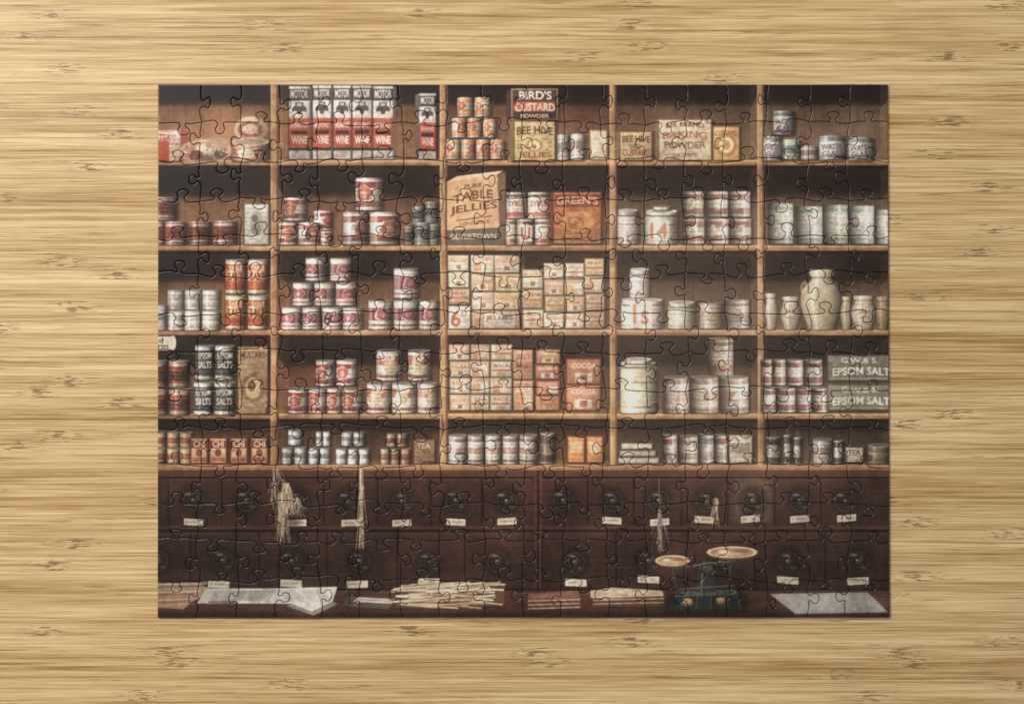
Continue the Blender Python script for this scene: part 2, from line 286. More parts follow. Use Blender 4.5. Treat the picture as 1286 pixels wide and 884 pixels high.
for i in range(50): ell(301+rng.random()*33,455+rng.random()*60,2.4,1.6,(96,68,52) if i%2 else (200,166,126),.35,.7)
for q in ((397,451,420,485),(423,450,448,484)): G(*q,k=K4)
for q in ((362,486,387,519),(388,486,410,519),(411,486,429,519),(430,486,455,519)): G(*q,k=K4)
for q in ((473,438,504,478),(513,438,541,478),(461,479,491,519),(493,479,523,519),(525,479,550,519)):
    tin(*q,(222,208,190),((.14,.46,(168,94,74)),(.78,.9,(134,86,68))),(.48,.2,.5,(208,168,124)),k=K4)
    text('SOUP',q[0]+6,q[1]+9,q[2]-8,q[1]+15,(232,214,190))
rect(564,440,700,517,(60,44,36),.6,3)
stack(565,432,592,516,1,4,((212,196,170),(202,180,148)),('TEA','OATS'));stack(592,432,617,516,1,4,((196,180,156),CR),('OATS','TEA'));stack(617,432,645,516,1,4,(CR,(210,186,150)),('TEA','RICE'))
stack(646,438,672,516,1,2,((208,162,124),(212,172,136)));stack(673,438,704,516,1,4,((166,106,80),(188,132,98)),('COCOA','SOAP'))
stack(711,450,755,516,1,2,((170,106,76),(184,118,82)),('COCOA','COCOA'))
JAR(780,452,825,519,c=(210,202,182)); rect(778,460,827,463,(120,112,100),.6,1)
tin(786,448,819,457,(200,192,176),k=.08,speck=.05,lid=(210,202,188))
PT=lambda x0,y0,x1,y1:tin(x0,y0,x1,y1,(222,208,194),((.05,.16,(154,126,114)),(.38,.66,(182,128,112)),(.85,.93,(154,120,108))),(.52,.13,.5,(224,206,190)),k=K4,side=1)
tin(891,423,922,472,(200,178,156),((.06,.16,(124,98,86)),(.3,.55,(216,204,190)),(.7,.9,(150,110,92))),k=.06,side=1)
PT(834,471,866,519);PT(869,471,903,519);PT(906,471,941,519)
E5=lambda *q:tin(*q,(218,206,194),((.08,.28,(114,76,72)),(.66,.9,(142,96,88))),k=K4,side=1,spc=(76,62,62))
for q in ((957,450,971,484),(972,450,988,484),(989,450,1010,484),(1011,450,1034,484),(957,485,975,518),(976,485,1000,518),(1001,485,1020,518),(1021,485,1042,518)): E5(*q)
for y in (445,482):
    box(1040,y,1122,y+34,(104,100,86),(72,66,56),speck=.10,spc=(170,160,140)); text('G.W.& S.',1058,y+4,1104,y+11,(206,200,186),arc=-1); text('EPSOM SALT',1047,y+15,1119,y+25,(220,214,200),arc=2)
    rect(1044,y+29,1116,y+30.5,(190,184,168),.6)
# ---- row 5
for x in (192,210,226):
    for y in (541,561): tin(x,y,x+16,y+21,(196,160,112),((.3,.7,(150,88,64)),),k=K5,spc=(90,54,42))
for i,x in enumerate((239,263,289,315)):
    box(x,549,x+22,582,(210,174,130),(130,68,50),speck=.15,panels=((.08,.1,.92,.40,(122,54,44)),(.1,.75,.9,.92,(172,100,72)))); text('CHI',x+4,553,x+18,561,(232,206,166)); ell(x+11,568,4,5,(120,64,50))
N5=lambda *q:tin(*q,(206,204,200),((.3,.6,(120,120,126)),),k=K5,spc=(90,90,98),speck=.4)
for q in ((362,538,379,559),(354,560,369,583),(370,560,385,583),(397,541,406,560),(406,541,415,560),(388,561,401,583),(402,561,415,583),(429,541,443,560),(444,541,458,560),(422,562,436,583),(437,562,450,583),(451,562,464,583)): N5(*q)
for q in ((486,543,498,561),(499,543,512,561),(478,562,490,583),(491,562,503,583),(504,562,516,583)): tin(*q,(182,152,126),((.3,.7,(124,84,66)),),k=K5,lum=.95)
box(519,550,547,583,(144,110,84),(94,64,48),speck=.3); text('TEA',524,556,541,563,(210,184,156))
for a,b in ((564,587),(588,609),(610,630),(632,652),(653,675)): tin(a,544,b,583,(218,206,196),((.08,.2,(130,106,102)),(.4,.62,(182,138,126)),(.82,.92,(134,108,102))),k=K5)
tin(679,542,697,582,(74,64,58),((.3,.7,(114,102,90)),),k=K5)
box(713,547,735,581,OR,(130,72,50),speck=.2,panels=((.15,.2,.85,.6,(216,168,122)),));box(737,547,758,581,(190,116,78),(130,72,50),speck=.2,panels=((.15,.2,.85,.6,(216,168,122)),))
for j in range(3): box(777+j*2,574-9*j,828-j*4,582-9*j,(200,188,172),(154,142,128),speck=.3)
for a,b,c in ((833,851,1),(854,877,2),(879,897,0),(899,914,1)): tin(a,543+c,b,582,(214,206,196),((.1,.3,[(116,118,126),(134,82,76),(154,144,130)][c]),(.6,.85,(164,148,136))),k=K5,side=1)
box(916,545,946,582,(206,190,166),(124,106,86),speck=.35,panels=((.1,.3,.9,.6,(138,130,116)),))
for cx,w,t in ((972,9,540),(990,5,538),(1003,5,541),(1054,6,545)):
    rect(cx-w*.4,t,cx+w*.4,t+8,(60,56,54)); tin(cx-w,t+7,cx+w,582,(74,70,66),((.3,.75,(180,174,160)),),k=.05,spc=(60,60,60))
tin(1022,549,1046,582,(202,196,186),((.3,.6,(136,120,108)),),k=K5); box(1062,560,1086,581,(200,190,166),(80,70,60),speck=.3); text('TEA',1066,564,1082,571,(80,60,50)); tin(1091,556,1120,582,(108,92,80),((.3,.6,(144,124,104)),),k=K5)
# ------------------------------------------------------------------ drawers and counter
rect(190,591,1125,780,(52,32,27),1)
rect(190,583,1125,590,(180,132,92),1,0,(134,90,62)); rect(190,590,1125,598,(78,48,38),1,1.5); rect(190,598,1125,600,(20,12,11),.9,1)
rect(190,660,1125,664,(76,48,40),.8,1.5); rect(190,664,1125,667,(16,10,9),.9,1)
rect(671,591,680,775,(72,43,36),1,1); rect(675,591,677,775,(20,12,11),.9,.6); rect(679,598,681,745,(120,92,80),.5,1)
def knob(x,y,r=13):
    o=rng.uniform(-.2,.2); ell(x,y,r*1.3,r*1.4,(28,17,16),.8,.6); ell(x,y,r,r,(60,46,42),.9,.16); ell(x,y,r*.86,r*.86,(25,18,17),1,.16); ell(x,y,r*.62,r*.62,(54,44,41),.8,.25); ell(x,y,r*.5,r*.5,(20,15,14),1,.2)
    ell(x+r*.04,y+r*.02,r*.3,r*.32,(62,53,50),.8,.5); ell(x-r*(.35+o),y-r*.62,r*.34,r*.13,(150,138,130),.6,.8); ell(x-r*.08,y-r*.12,r*.12,r*.09,(168,156,148),.7,.7); ell(x+r*.5,y+r*.55,r*.25,r*.12,(104,82,70),.6,.8); ell(x+r*(.3+o),y-r*.3,r*.16,r*.3,(88,74,68),.5,.8)
def card(x,y,w=24,h=8.5,t=True):
    rect(x-w/2-1,y-h/2-1,x+w/2+1,y+h/2+1.5,(16,10,9),.8,1); s=rng.uniform(-1,1); poly([(x-w/2,y-h/2-s),(x+w/2,y-h/2+s),(x+w/2,y+h/2+s),(x-w/2,y+h/2-s)],np.array((214,200,176))*rng.uniform(.86,1.0)); 
    for i in range(7):
        if rng.random()<.85: rect(x-w/2+3+i*2.7,y-1.3+rng.uniform(-.5,.5),x-w/2+4.8+i*2.7,y+1,(110,88,76),.7)
kx=[243,310,375,438,506,573,637,708,770,828,888,946,1005,1063]
for i,x in enumerate(kx):
    x0=x-31; x1=x+31
    rect(x0,602,x1,658,(68,42,34),.6,2,(48,29,25)); rect(x0-1.5,601,x0+.5,659,(14,9,8),.8,.8); rect(x0,601,x1,602.5,(120,86,72),.35,.8)
    if i==11: rect(x0+6,600,x1-8,655,(120,108,98),.35,10)
    knob(x,629+rng.uniform(-1,1))
for x,y in ((243,655),(373,656),(441,656),(505,656),(573,655),(637,654),(769,653),(829,655),(885,652),(943,651),(1005,651),(1064,650)): card(x,y)
k2=[198,280,367,452,540,625,722,815,905,990,1078]
for x in k2:
    rect(x-41,670,x+41,738,(60,37,31),.6,2,(44,27,23)); rect(x-42,669,x-40,738,(14,9,8),.8,.8); rect(x-40,669,x+41,670.5,(108,76,64),.35,.8)
    knob(x,705+rng.uniform(-1.5,1.5),13)
for x,y in ((275,733),(366,732),(449,733),(539,730),(724,731),(815,727),(990,728),(1078,729)): card(x,y,27,9)
# wood figure and dull reflections on the drawer fronts
for i in range(500):
    x=rng.uniform(198,1110); y=rng.uniform(600,738); rect(x,y,x+rng.uniform(12,60),y+rng.uniform(.5,1.4),(112,76,60) if i%2 else (22,13,11),rng.uniform(.08,.22),.7)
for i in range(30):
    x=rng.uniform(198,1110); y=rng.uniform(606,730); ell(x,y,rng.uniform(6,26),rng.uniform(5,22),(124,92,76),.12,1.8)
rect(190,740,1125,780,(76,48,39),1,2,(56,35,30)); rect(190,738,1125,741,(24,15,14),.8,1.5); rect(190,768,1125,780,(42,25,22),.9,2)
for i in range(160):
    x=rng.uniform(198,1110); y=rng.uniform(742,774); rect(x,y,x+rng.uniform(12,60),y+rng.uniform(.5,1.4),(130,92,74) if i%2 else (30,18,15),.25,.7)
poly([(198,732),(248,731),(268,740),(246,752),(230,764),(198,762)],(150,118,94)); 
for j in range(9): line(198,733+j*3.3,262-j*4+rng.uniform(-4,4),732+j*3.2,1.3,[(222,204,180),(116,76,60),(188,144,114)][j%3],.85)
poly([(258,738),(330,738),(320,756),(248,757)],(192,186,176)); poly([(300,739),(424,736),(418,754),(392,767),(366,757),(296,757)],(218,214,206)); poly([(272,741),(345,740),(330,753),(262,754)],(172,166,158))
poly([(262,754),(296,753),(300,757),(260,758)],(120,108,96)); poly([(366,757),(392,767),(418,754),(424,758),(394,772),(360,760)],(130,118,108))
for j in range(9):
    for q in range(7):
        a=304+j*1.5+q*15; line(a,741+j*1.7,a+rng.uniform(7,13),741+j*1.7-.2,.8,(120,116,112),.55)
    for q in range(4): line(270-j+q*15,742+j*1.4,280-j+q*15,742+j*1.4,.7,(110,108,104),.6)
line(345,739,334,757,1,(130,124,116),.8); line(398,738,404,760,1,(150,144,136),.8)
poly([(436,748),(498,750),(488,764),(430,760)],(80,72,66)); poly([(450,749),(498,752),(492,757),(444,755)],(192,180,166)); line(452,752,490,754,1,(110,96,84),.8)
poly([(496,752),(560,734),(634,736),(634,758),(560,764),(498,762)],(92,66,48),.9)
for i in range(70):
    y=rng.uniform(733,760); x=rng.uniform(492,568); L=rng.uniform(42,76); s=rng.uniform(-.26,.2); x2=min(x+L,636); y2=min(max(y+s*L*.6,731),763)
    line(x,y+1.2,x2,y2+1.2,1.8,(70,48,36),.65); line(x,y,x2,y2,2.1,[(210,186,148),(184,156,120),(226,208,176),(156,124,92)][i%4]); line(x,y-.6,x2,y2-.6,.6,(240,226,200),.6); ell(x,y,1.2,1.2,(230,214,186),.9)
poly([(664,744),(726,741),(730,752),(664,754)],(116,76,62)); 
for j in range(5): line(663,754+j*2.4,729,752+j*2.4,1.2,(200,174,148) if j%2==0 else (110,76,62))
poly([(668,746),(700,744),(701,749),(669,751)],(154,110,90),.7)
poly([(742,741),(770,737),(832,741),(834,748),(760,752),(742,750)],(202,174,140)); 
for q in range(20): ell(748+rng.random()*80,740+rng.random()*9,5,1.2,(156,118,88) if q%2 else (226,204,174),.5,.6)
for j in range(5): line(745,751+j*2.2,834,748+j*2.6,1.2,(196,162,130) if j%2 else (96,64,50))
poly([(968,745),(1090,743),(1116,768),(1000,770)],(152,148,144)); line(968,745,1000,770,1,(190,186,180),.5); line(1000,770,1116,768,1.3,(90,84,80),.8); ell(1050,756,50,8,(174,170,164),.4,1.2)
# balance scales
rect(836,744,940,768,(14,9,8),.5,5)
poly([(850,742),(924,739),(932,764),(838,766)],(38,40,40)); poly([(850,742),(924,739),(926,746),(848,749)],(70,76,74))
for j in range(10): line(853+j*8,742,846+j*9.4,765,1.5,(80,86,84) if j%2 else (20,22,22),.6)
poly([(878,712),(896,711),(900,742),(874,743)],(44,46,46)); line(883,714,881,742,1.5,(128,130,126),.7); ell(887,711,8,7,(60,60,58)); ell(885,709,3,2.5,(176,172,164),.8,.4)
line(845,714,925,704,4,(50,49,47)); line(845,712.6,925,702.6,1,(140,136,128),.7); line(850,740,922,735,3,(52,54,52)); line(850,739,922,734,.8,(130,130,124),.7)
line(845,708,851,740,3,(42,40,38)); line(920,698,916,736,3,(42,40,38)); line(844,710,850,738,.7,(120,114,106),.7); line(919,700,915,734,.7,(120,114,106),.7)
ell(864,756,7,5,(96,76,56)); ell(864,754,6,3.6,(166,136,100)); ell(905,754,6,4.5,(96,76,56)); ell(905,752,5,3,(166,136,100))
def pan(x,y,rx,ry):
    ell(x,y+2.4,rx*.92,ry*1.05,(70,46,36)); ell(x,y+1,rx,ry,(124,90,62)); ell(x,y,rx,ry*.95,(226,204,168),1,.08); ell(x,y+.3,rx*.9,ry*.78,(160,120,84),1,.15); ell(x-rx*.1,y+ry*.3,rx*.6,ry*.36,(208,176,132),.8,.7); ell(x+rx*.35,y-ry*.2,rx*.35,ry*.3,(108,74,54),.6,.8); ell(x-rx*.35,y-ry*.1,rx*.22,ry*.25,(246,232,204),.8,.6)
pan(845,703,21.5,7); pan(920,692.5,31.5,7.5)
# hanging twine and dried herbs
def wisp(x,y0,y1,spread,n,top=2,cols=((200,180,150),(156,130,102),(226,210,182),(100,76,60)),kn=.3):
    for i in range(n):
        a=rng.uniform(-top,top); b=rng.normal()*spread; m=rng.uniform(-1,1)*spread*.6; L=y1-rng.random()**2*(y1-y0)*.5; q=rng.uniform(2,6)
        px,py=x+a,y0
        for t in np.linspace(.12,1,9):
            nx_=x+a*(1-t)+ (m*math.sin(t*q)+b*max(0,t-kn)/(1-kn)); ny_=y0+(L-y0)*t
            line(px,py,nx_,ny_,.6,cols[i%4],.85); px,py=nx_,ny_
rect(350,600,378,676,(14,9,8),.4,10)
wisp(346,586,640,10,18,3,kn=.1); wisp(360,606,648,9,46,4,kn=.1); wisp(354,618,682,5,40,4,kn=.1); wisp(372,624,650,8,22,3,kn=.1); ell(362,622,8,5,(156,130,100),.5,.9)
wisp(454,588,690,3,34,2,kn=.25); ell(453,626,3,5,(190,168,138),.7,.6); ell(455,612,2.6,3,(206,186,156),.7,.6); ell(454,660,3,4,(150,126,98),.7,.6)
wisp(829,640,694,5,28,2,cols=((164,152,136),(110,96,84),(180,170,154),(76,62,54)),kn=.25); wisp(900,625,660,4,18,2,kn=.2); line(828,600,829,645,1,(150,140,126),.6)
# ------------------------------------------------------------------ photographic finish of the print
def blur(A,k,it=3):
    for _ in range(it):
        for ax in (0,1):
            p=np.concatenate([np.repeat(np.take(A,[0],ax),k,ax),A,np.repeat(np.take(A,[-1],ax),k,ax)],ax)
            cs=np.cumsum(p,ax,dtype=np.float64); z=np.zeros_like(np.take(cs,[0],ax)); cs=np.concatenate([z,cs],ax)
            n=A.shape[ax]; w=2*k+1
            A=((np.take(cs,range(w,w+n),ax)-np.take(cs,range(0,n),ax))/w).astype(np.float32)
    return A
def vnoise(cell,amp):
    g=rng.random((int(PH/cell)+3,int(PW/cell)+3)).astype(np.float32)
    y=np.arange(H)/SS/cell; x=np.arange(W)/SS/cell; yi=y.astype(int); xi=x.astype(int); fy=(y-yi)[:,None]; fx=(x-xi)[None,:]
    fy=fy*fy*(3-2*fy); fx=fx*fx*(3-2*fx)
    a=g[yi][:,xi]*(1-fx)+g[yi][:,xi+1]*fx; b=g[yi+1][:,xi]*(1-fx)+g[yi+1][:,xi+1]*fx
    return ((a*(1-fy)+b*fy)-.5)*amp
C*=(1+vnoise(2.4,.16)+vnoise(7,.20)+vnoise(40,.22))[...,None].astype(np.float32)
C=blur(C,1,1)
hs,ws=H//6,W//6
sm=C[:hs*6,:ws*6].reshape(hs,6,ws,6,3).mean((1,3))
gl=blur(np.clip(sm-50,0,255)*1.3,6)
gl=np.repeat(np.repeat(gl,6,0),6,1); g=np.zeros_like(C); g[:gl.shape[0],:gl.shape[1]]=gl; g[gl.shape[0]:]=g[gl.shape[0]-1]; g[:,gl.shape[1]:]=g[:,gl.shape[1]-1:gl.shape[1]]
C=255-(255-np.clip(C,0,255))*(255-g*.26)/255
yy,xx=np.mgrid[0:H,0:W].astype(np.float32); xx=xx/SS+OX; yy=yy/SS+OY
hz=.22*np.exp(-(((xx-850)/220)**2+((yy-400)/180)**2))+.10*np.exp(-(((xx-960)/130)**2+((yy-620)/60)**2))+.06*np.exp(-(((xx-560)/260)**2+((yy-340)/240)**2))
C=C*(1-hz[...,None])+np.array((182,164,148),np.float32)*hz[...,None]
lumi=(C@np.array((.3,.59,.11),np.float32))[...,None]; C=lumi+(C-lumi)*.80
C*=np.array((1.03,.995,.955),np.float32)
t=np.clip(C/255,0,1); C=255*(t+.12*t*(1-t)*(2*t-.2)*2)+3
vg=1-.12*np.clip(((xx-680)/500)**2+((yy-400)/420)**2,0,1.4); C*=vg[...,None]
# average down to mesh resolution (1.5 vertices per half-millimetre)
MS=1.5
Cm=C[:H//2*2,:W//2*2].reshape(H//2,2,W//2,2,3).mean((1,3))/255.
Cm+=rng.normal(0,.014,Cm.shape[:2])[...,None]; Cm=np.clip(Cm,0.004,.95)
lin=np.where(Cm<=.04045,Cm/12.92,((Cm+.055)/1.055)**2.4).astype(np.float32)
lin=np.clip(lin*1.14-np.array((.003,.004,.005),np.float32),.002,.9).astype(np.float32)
del C,g,gl,xx,yy,hz,vg,lumi,t
NYF,NXF=lin.shape[:2]            # faces
NXV,NYV=NXF+1,NYF+1
# ------------------------------------------------------------------ die-cut lines
NC,NR=18,14
def cr(P,n=5):
    P=np.array(P,float); P=np.vstack([2*P[0]-P[1],P,2*P[-1]-P[-2]]); out=[]
    for i in range(1,len(P)-2):
        for t in np.arange(n)/n:
            a,b,c,d=P[i-1:i+3]; out.append(.5*((2*b)+(-a+c)*t+(2*a-5*b+4*c-d)*t*t+(-a+3*b-3*c+d)*t**3))
    out.append(P[-2]); return np.array(out)
cor=np.zeros((NR+1,NC+1,2))
for j in range(NR+1):
    for i in range(NC+1):
        x=i*PW/NC; y=j*PH/NR
        if 0<i<NC: x+=rng.uniform(-4.5,4.5)
        if 0<j<NR: y+=rng.uniform(-4.0,4.0)
        cor[j,i]=(x,y)
def edge(A,B,flat):
    if flat: return np.array([A,B])
    A=np.array(A);B=np.array(B); d=B-A; nrm=np.array([-d[1],d[0]]); s=rng.choice([-1,1])
    c=.5+rng.uniform(-.09,.09); nw=rng.uniform(.055,.085); hw=rng.uniform(.115,.15); hh=rng.uniform(.24,.30); sk=rng.uniform(-.05,.05); q=rng.uniform(-.07,.05); q2=rng.uniform(-.07,.05)
    P=[(0,0),(.16,q*.7),(c-.17,q),(c-nw-.01,.015),(c-nw,.09),(c-hw+sk*.5,.16),(c-hw*.85+sk,hh-.03),(c+sk,hh+rng.uniform(-.01,.02)),(c+hw*.85+sk,hh-.03),(c+hw+sk*.5,.16),(c+nw,.09),(c+nw+.01,.015),(c+.17,q2),(.84,q2*.7),(1,0)]
    P=cr(P,4); return A+P[:,:1]*d+P[:,1:]*nrm*s
he=[[edge(cor[j,i],cor[j,i+1],j in(0,NR)) for i in range(NC)] for j in range(NR+1)]
ve=[[edge(cor[j,i],cor[j+1,i],i in(0,NC)) for i in range(NC+1)] for j in range(NR)]
dist=np.full((NYV,NXV),9.,np.float32)
def stamp(P):
    for a,b in zip(P[:-1],P[1:]):
        x0=max(0,int((min(a[0],b[0])-3)*MS)); x1=min(NXV,int((max(a[0],b[0])+3)*MS)+2); y0=max(0,int((min(a[1],b[1])-3)*MS)); y1=min(NYV,int((max(a[1],b[1])+3)*MS)+2)
        X=(np.arange(x0,x1)/MS)[None,:]; Y=(np.arange(y0,y1)/MS)[:,None]; d=b-a
        t=np.clip(((X-a[0])*d[0]+(Y-a[1])*d[1])/(d@d+1e-9),0,1)
        dd=np.sqrt((X-a[0]-t*d[0])**2+(Y-a[1]-t*d[1])**2)
        dist[y0:y1,x0:x1]=np.minimum(dist[y0:y1,x0:x1],dd)
for j in range(1,NR):
    for i in range(NC): stamp(he[j][i])
for j in range(NR):
    for i in range(1,NC): stamp(ve[j][i])
lab=np.full((NYF,NXF),-1,np.int32)
for j in range(NR):
    for i in range(NC):
        P=np.vstack([he[j][i],ve[j][i+1],he[j+1][i][::-1],ve[j][i][::-1]])
        x0=max(0,int(P[:,0].min()*MS)-1); x1=min(NXF,int(P[:,0].max()*MS)+2); y0=max(0,int(P[:,1].min()*MS)-1); y1=min(NYF,int(P[:,1].max()*MS)+2)
        X,Y=np.meshgrid((np.arange(x0,x1)+.5)/MS,(np.arange(y0,y1)+.5)/MS); ins=np.zeros(X.shape,bool)
        Q=np.roll(P,-1,0)
        for (ax,ay),(bx,by) in zip(P,Q):
            if ay==by: continue
            ins^=((ay>Y)!=(by>Y))&(X<(bx-ax)*(Y-ay)/(by-ay)+ax)
        s=lab[y0:y1,x0:x1]; s[ins]=j*NC+i
bad=np.argwhere(lab<0)
for y,x in bad: lab[y,x]=min(NR-1,int((y+.5)/NYF*NR))*NC+min(NC-1,int((x+.5)/NXF*NC))
# ------------------------------------------------------------------ vertex arrays
gx,gy=np.meshgrid(np.arange(NXV)/MS,np.arange(NYV)/MS)
bd=np.minimum(np.minimum(gx,PW-gx),np.minimum(gy,PH-gy))
TH=3.6
z=TH-1.15*np.exp(-(dist/.52)**2)-.20*(1-np.clip(dist/1.9,0,1))**2-.7*np.exp(-(bd/.7)**2)
vc=np.zeros((NYV,NXV,3),np.float32)
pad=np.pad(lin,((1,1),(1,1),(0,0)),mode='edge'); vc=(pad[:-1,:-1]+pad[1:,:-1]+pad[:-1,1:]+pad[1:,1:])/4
gap_shade=(np.exp(-(dist/.56)**2)*.88)[...,None]; vc=vc*(1-gap_shade)+np.array((.012,.010,.009))*gap_shade  # shade inside the cut grooves, painted into the vertex colour
edgec=(np.exp(-(bd/.5)**2)*.6)[...,None]; vc=vc*(1-edgec)+np.array((.20,.17,.14))*edgec
# slight out-of-square of the sheet
gxw=OX+.6+gx*(916.6/920+ (gy/PH)*3.2/920)-(gy/PH)*.8; gyw=OY+.5+gy
def world(x,y,zz): return np.stack([(x-643)*PX,(442-y)*PX,zz*PX],-1)
# ------------------------------------------------------------------ materials
def newmat(n):
    m=bpy.data.materials.new(n); m.use_nodes=True; nt=m.node_tree; return m,nt,nt.nodes,nt.links,nt.nodes['Principled BSDF']
mp,nt,N,L,bs=newmat('printed_card')
at=N.new('ShaderNodeAttribute'); at.attribute_name='print'
tc=N.new('ShaderNodeTexCoord'); no=N.new('ShaderNodeTexNoise'); no.inputs['Scale'].default_value=2600; no.inputs['Detail'].default_value=2
L.new(tc.outputs['Object'],no.inputs['Vector'])
bp=N.new('ShaderNodeBump'); bp.inputs['Strength'].default_value=.10; bp.inputs['Distance'].default_value=.0002; L.new(no.outputs[0],bp.inputs['Height']); L.new(bp.outputs[0],bs.inputs['Normal'])
L.new(at.outputs['Color'],bs.inputs['Base Color']); bs.inputs['Roughness'].default_value=.36; bs.inputs['Specular IOR Level'].default_value=.38
mb,nt,N,L,bs=newmat('grey_chipboard')
no=N.new('ShaderNodeTexNoise'); no.inputs['Scale'].default_value=900; rp=N.new('ShaderNodeValToRGB'); rp.color_ramp.elements[0].color=(.20,.17,.14,1); rp.color_ramp.elements[1].color=(.36,.32,.28,1)
L.new(no.outputs[0],rp.inputs[0]); L.new(rp.outputs[0],bs.inputs['Base Color']); bs.inputs['Roughness'].default_value=.9
# bamboo
mt,nt,N,L,bs=newmat('laminated_bamboo')
tc=N.new('ShaderNodeTexCoord'); sx=N.new('ShaderNodeSeparateXYZ'); L.new(tc.outputs['Object'],sx.inputs[0])
def M(op,a,b=None,c=None,clamp=False):
    n=N.new('ShaderNodeMath'); n.operation=op; n.use_clamp=clamp
    for i,v in enumerate((a,b,c)):
        if v is None: continue
        if isinstance(v,(int,float)): n.inputs[i].default_value=v
        else: L.new(v,n.inputs[i])
    return n.outputs[0]
def noise(sxx,syy,det=3,rough=.55,off=0,zed=None):
    cb=N.new('ShaderNodeCombineXYZ'); L.new(M('MULTIPLY_ADD',sx.outputs[0],sxx,off),cb.inputs[0]); L.new(M('MULTIPLY',sx.outputs[1],syy),cb.inputs[1])
    if zed is not None: L.new(zed,cb.inputs[2])
    n=N.new('ShaderNodeTexNoise'); n.inputs['Scale'].default_value=1; n.inputs['Detail'].default_value=det; n.inputs['Roughness'].default_value=rough; L.new(cb.outputs[0],n.inputs['Vector']); return n.outputs[0]
def sstep(v,a,b):
    m=N.new('ShaderNodeMapRange'); m.interpolation_type='SMOOTHSTEP'; m.inputs['From Min'].default_value=a; m.inputs['From Max'].default_value=b; L.new(v,m.inputs['Value']); return m.outputs[0]
def wn(v,w2=0.0):
    n=N.new('ShaderNodeTexWhiteNoise'); n.noise_dimensions='1D'; L.new(M('ADD',v,w2),n.inputs['W']); return n.outputs['Value']
yw=M('ADD',M('MULTIPLY',sx.outputs[1],1/.0068),M('MULTIPLY',noise(3,20,1),.5))
idx=M('FLOOR',yw); fr=M('FRACT',yw)
r1=wn(idx,.37); r2=wn(idx,17.3)
r3=wn(M('MULTIPLY',idx,7.13),5.1)
fine=noise(24,1500,3,.65,0,r3); mid=noise(9,560,4,.65,4,r3); wide=noise(2.5,70,3,.5,9); wisps=noise(26,760,4,.7,2,r3); wmask=noise(8,110,3,.55,31); pale=noise(16,700,3,.6,55,r3)
val=M('ADD',M('ADD',M('MULTIPLY',M('SUBTRACT',r3,.5),.22),M('MULTIPLY',M('SUBTRACT',fine,.5),1.15)),M('ADD',M('MULTIPLY',M('SUBTRACT',mid,.5),1.65),M('MULTIPLY',M('SUBTRACT',wide,.5),.85)))
val=M('ADD',val,.56,clamp=True)
rp=N.new('ShaderNodeValToRGB'); cr_=rp.color_ramp; cr_.elements[0].position=.05; cr_.elements[0].color=(.27,.135,.048,1); cr_.elements[1].position=.95; cr_.elements[1].color=(.85,.635,.36,1)
e=cr_.elements.new(.34); e.color=(.49,.295,.122,1); e=cr_.elements.new(.62); e.color=(.67,.455,.222,1)
L.new(val,rp.inputs[0])
wz=M('MULTIPLY',sstep(wisps,.54,.66),sstep(wmask,.44,.60))
# culm nodes
nx=M('ADD',M('MULTIPLY',sx.outputs[0],1/.23),M('MULTIPLY',r1,1.0)); nd=M('ABSOLUTE',M('SUBTRACT',M('FRACT',nx),.5)); nd=M('MULTIPLY',nd,.23)
nd=M('ADD',nd,M('MULTIPLY',M('SUBTRACT',noise(40,420,2),.5),.008))
keep=sstep(wn(M('ADD',M('MULTIPLY',idx,2.31),M('FLOOR',nx)),2.2),.46,.48)
ng=M('MULTIPLY',M('SUBTRACT',1,sstep(nd,.003,.024)),keep)
nn=noise(110,900,3,.65,1,r3)
nm=M('MULTIPLY',sstep(M('ADD',nn,M('MULTIPLY',M('SUBTRACT',1,sstep(nd,.0,.005)),.06)),.51,.60),ng)
seam=M('MULTIPLY',M('MULTIPLY',M('SUBTRACT',1,sstep(M('MINIMUM',fr,M('SUBTRACT',1,fr)),.0,.05)),.38),sstep(noise(8,60,2,.5,77),.42,.62))
def mix(f,a,b):
    m=N.new('ShaderNodeMix'); m.data_type='RGBA'; L.new(f,m.inputs[0])
    for s,v in ((6,a),(7,b)):
        if isinstance(v,tuple): m.inputs[s].default_value=v
        else: L.new(v,m.inputs[s])
    return m.outputs[2]
c1=mix(M('MULTIPLY',wz,.72),rp.outputs[0],(.26,.12,.04,1))
c1=mix(M('MULTIPLY',sstep(pale,.58,.72),.35),c1,(.87,.69,.44,1))
c1=mix(M('MULTIPLY',ng,.12),c1,(.86,.66,.40,1))
c2=mix(M('MULTIPLY',nm,.78),c1,(.20,.09,.03,1))
c3=mix(seam,c2,(.28,.14,.055,1))
L.new(c3,bs.inputs['Base Color']); bs.inputs['Roughness'].default_value=.42; bs.inputs['Specular IOR Level'].default_value=.4
bp=N.new('ShaderNodeBump'); bp.inputs['Strength'].default_value=.3; bp.inputs['Distance'].default_value=.0003; L.new(val,bp.inputs['Height']); L.new(bp.outputs[0],bs.inputs['Normal'])
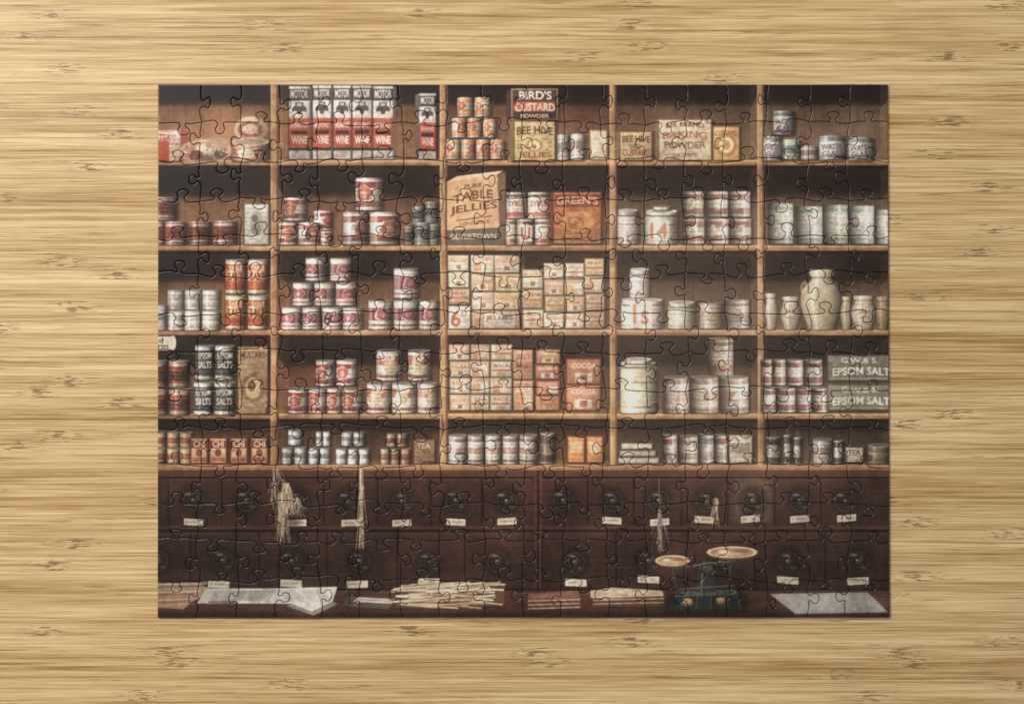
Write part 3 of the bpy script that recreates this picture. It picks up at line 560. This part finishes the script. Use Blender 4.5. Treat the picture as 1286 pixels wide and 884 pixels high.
# ------------------------------------------------------------------ table
import bmesh
def slab(name,sxx,syy,z0,z1,mat,bev,cx=0,cy=0):
    bm=bmesh.new(); bmesh.ops.create_cube(bm,size=1)
    for v in bm.verts: v.co=(cx+v.co.x*sxx,cy+v.co.y*syy,z0+(v.co.z+.5)*(z1-z0))
    bmesh.ops.bevel(bm,geom=list(bm.edges),offset=bev,segments=3,affect='EDGES')
    me=bpy.data.meshes.new(name); bm.to_mesh(me); bm.free(); me.materials.append(mat)
    ob=bpy.data.objects.new(name,me); scene.collection.objects.link(ob); return ob
table=slab('table_top',1.7,1.2,-.03,0,mt,.003)
table['label']='light laminated bamboo table top with brown streaky grain'; table['category']='table'
puz=bpy.data.objects.new('jigsaw_puzzle',None); puz.empty_display_size=.05; scene.collection.objects.link(puz)
puz['label']='assembled jigsaw puzzle printed with old grocery shelves, lying on bamboo'; puz['category']='jigsaw puzzle'
back=slab('cardboard_backing',PW*PX-.0026,PH*PX-.0016,.0002,.0008,mb,.0001,(OX+PW/2-643)*PX,(442-OY-PH/2)*PX)
back.parent=puz
# ------------------------------------------------------------------ puzzle pieces
G=np.arange(NXV*NYV).reshape(NYV,NXV)
F=np.stack([G[1:,:-1],G[1:,1:],G[:-1,1:],G[:-1,:-1]],-1)   # counter-clockwise from above
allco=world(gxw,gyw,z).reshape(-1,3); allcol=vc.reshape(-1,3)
cnt=np.bincount(lab.ravel(),minlength=NC*NR)
tilt=rng.normal(0,1,(NC*NR,3))*np.array([.006,.006,.06])
def build(ids,name):
    VS=[];CS=[];FS=[];off=0
    for pid in ids:
        sel=lab==pid; f=F[sel]; 
        u,inv=np.unique(f,return_inverse=True); f=inv.reshape(-1,4)
        co=allco[u].copy(); c=co.mean(0); t=tilt[pid]; co[:,2]+=(co[:,0]-c[0])*t[0]+(co[:,1]-c[1])*t[1]+t[2]*PX
        col=allcol[u]; n0=len(u)
        yy=u//NXV; xx=u%NXV; ex=(yy==0)|(yy==NYV-1)|(xx==0)|(xx==NXV-1)
        if ex.any():
            m=np.full(n0,-1); k=np.where(ex)[0]; m[k]=n0+np.arange(len(k))
            lo=co[k].copy(); lo[:,2]=.0001
            E=np.concatenate([f[:,[0,1]],f[:,[1,2]],f[:,[2,3]],f[:,[3,0]]])
            a,b=E[:,0],E[:,1]
            ok=ex[a]&ex[b]&(((yy[a]==yy[b])&((yy[a]==0)|(yy[a]==NYV-1)))|((xx[a]==xx[b])&((xx[a]==0)|(xx[a]==NXV-1))))
            E=E[ok]; walls=np.stack([E[:,1],E[:,0],m[E[:,0]],m[E[:,1]]],-1)
            co=np.vstack([co,lo]); col=np.vstack([col,np.tile((.22,.19,.16),(len(k),1))])
            f=np.vstack([f,walls])
        VS.append(co);CS.append(col);FS.append(f+off); off+=len(co)
    co=np.vstack(VS).astype(np.float32); col=np.vstack(CS); f=np.vstack(FS).astype(np.int32)
    me=bpy.data.meshes.new(name); me.vertices.add(len(co)); me.vertices.foreach_set('co',co.ravel())
    me.loops.add(f.size); me.loops.foreach_set('vertex_index',f.ravel()); me.polygons.add(len(f)); me.polygons.foreach_set('loop_start',np.arange(0,f.size,4,dtype=np.int32))
    me.update(calc_edges=True)
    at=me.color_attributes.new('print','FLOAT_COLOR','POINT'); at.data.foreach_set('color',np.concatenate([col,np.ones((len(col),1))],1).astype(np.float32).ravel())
    me.polygons.foreach_set('use_smooth',np.ones(len(f),bool)); me.materials.append(mp); me.update()
    ob=bpy.data.objects.new(name,me); scene.collection.objects.link(ob); ob.parent=puz; return ob
order=np.argsort(-cnt)
for pid in order[:100]:
    o=build([pid],'puzzle_piece'); o['group']='interlocked puzzle pieces'
o=build(list(order[100:]),'puzzle_pieces'); o['kind']='stuff'
# ------------------------------------------------------------------ light, world, camera
w=bpy.data.worlds.new('World'); scene.world=w; w.use_nodes=True; w.node_tree.nodes['Background'].inputs[0].default_value=(1,.97,.93,1); w.node_tree.nodes['Background'].inputs[1].default_value=.34
from mathutils import Vector
def area(name,loc,size,e,col,tgt=(0,0,0)):
    l=bpy.data.lights.new(name,'AREA'); l.shape='RECTANGLE'; l.size=size[0]; l.size_y=size[1]; l.energy=e; l.color=col
    o=bpy.data.objects.new(name,l); scene.collection.objects.link(o); o.location=loc; o.rotation_euler=(Vector(tgt)-Vector(loc)).to_track_quat('-Z','Y').to_euler(); return o
area('window_light',(-1.0,.95,1.35),(.9,.7),31,(1,.98,.95),(.04,-.04,0))
cd=bpy.data.cameras.new('camera'); cam=bpy.data.objects.new('camera',cd); scene.collection.objects.link(cam)
cd.sensor_width=36; cd.lens=50; cd.clip_start=.01; cd.clip_end=20
cam.location=(0,0,.643*50/36+.0018); cam.rotation_euler=(0,0,0)
scene.camera=cam
scene.view_settings.view_transform='Standard'; scene.view_settings.look='None'; scene.view_settings.exposure=0
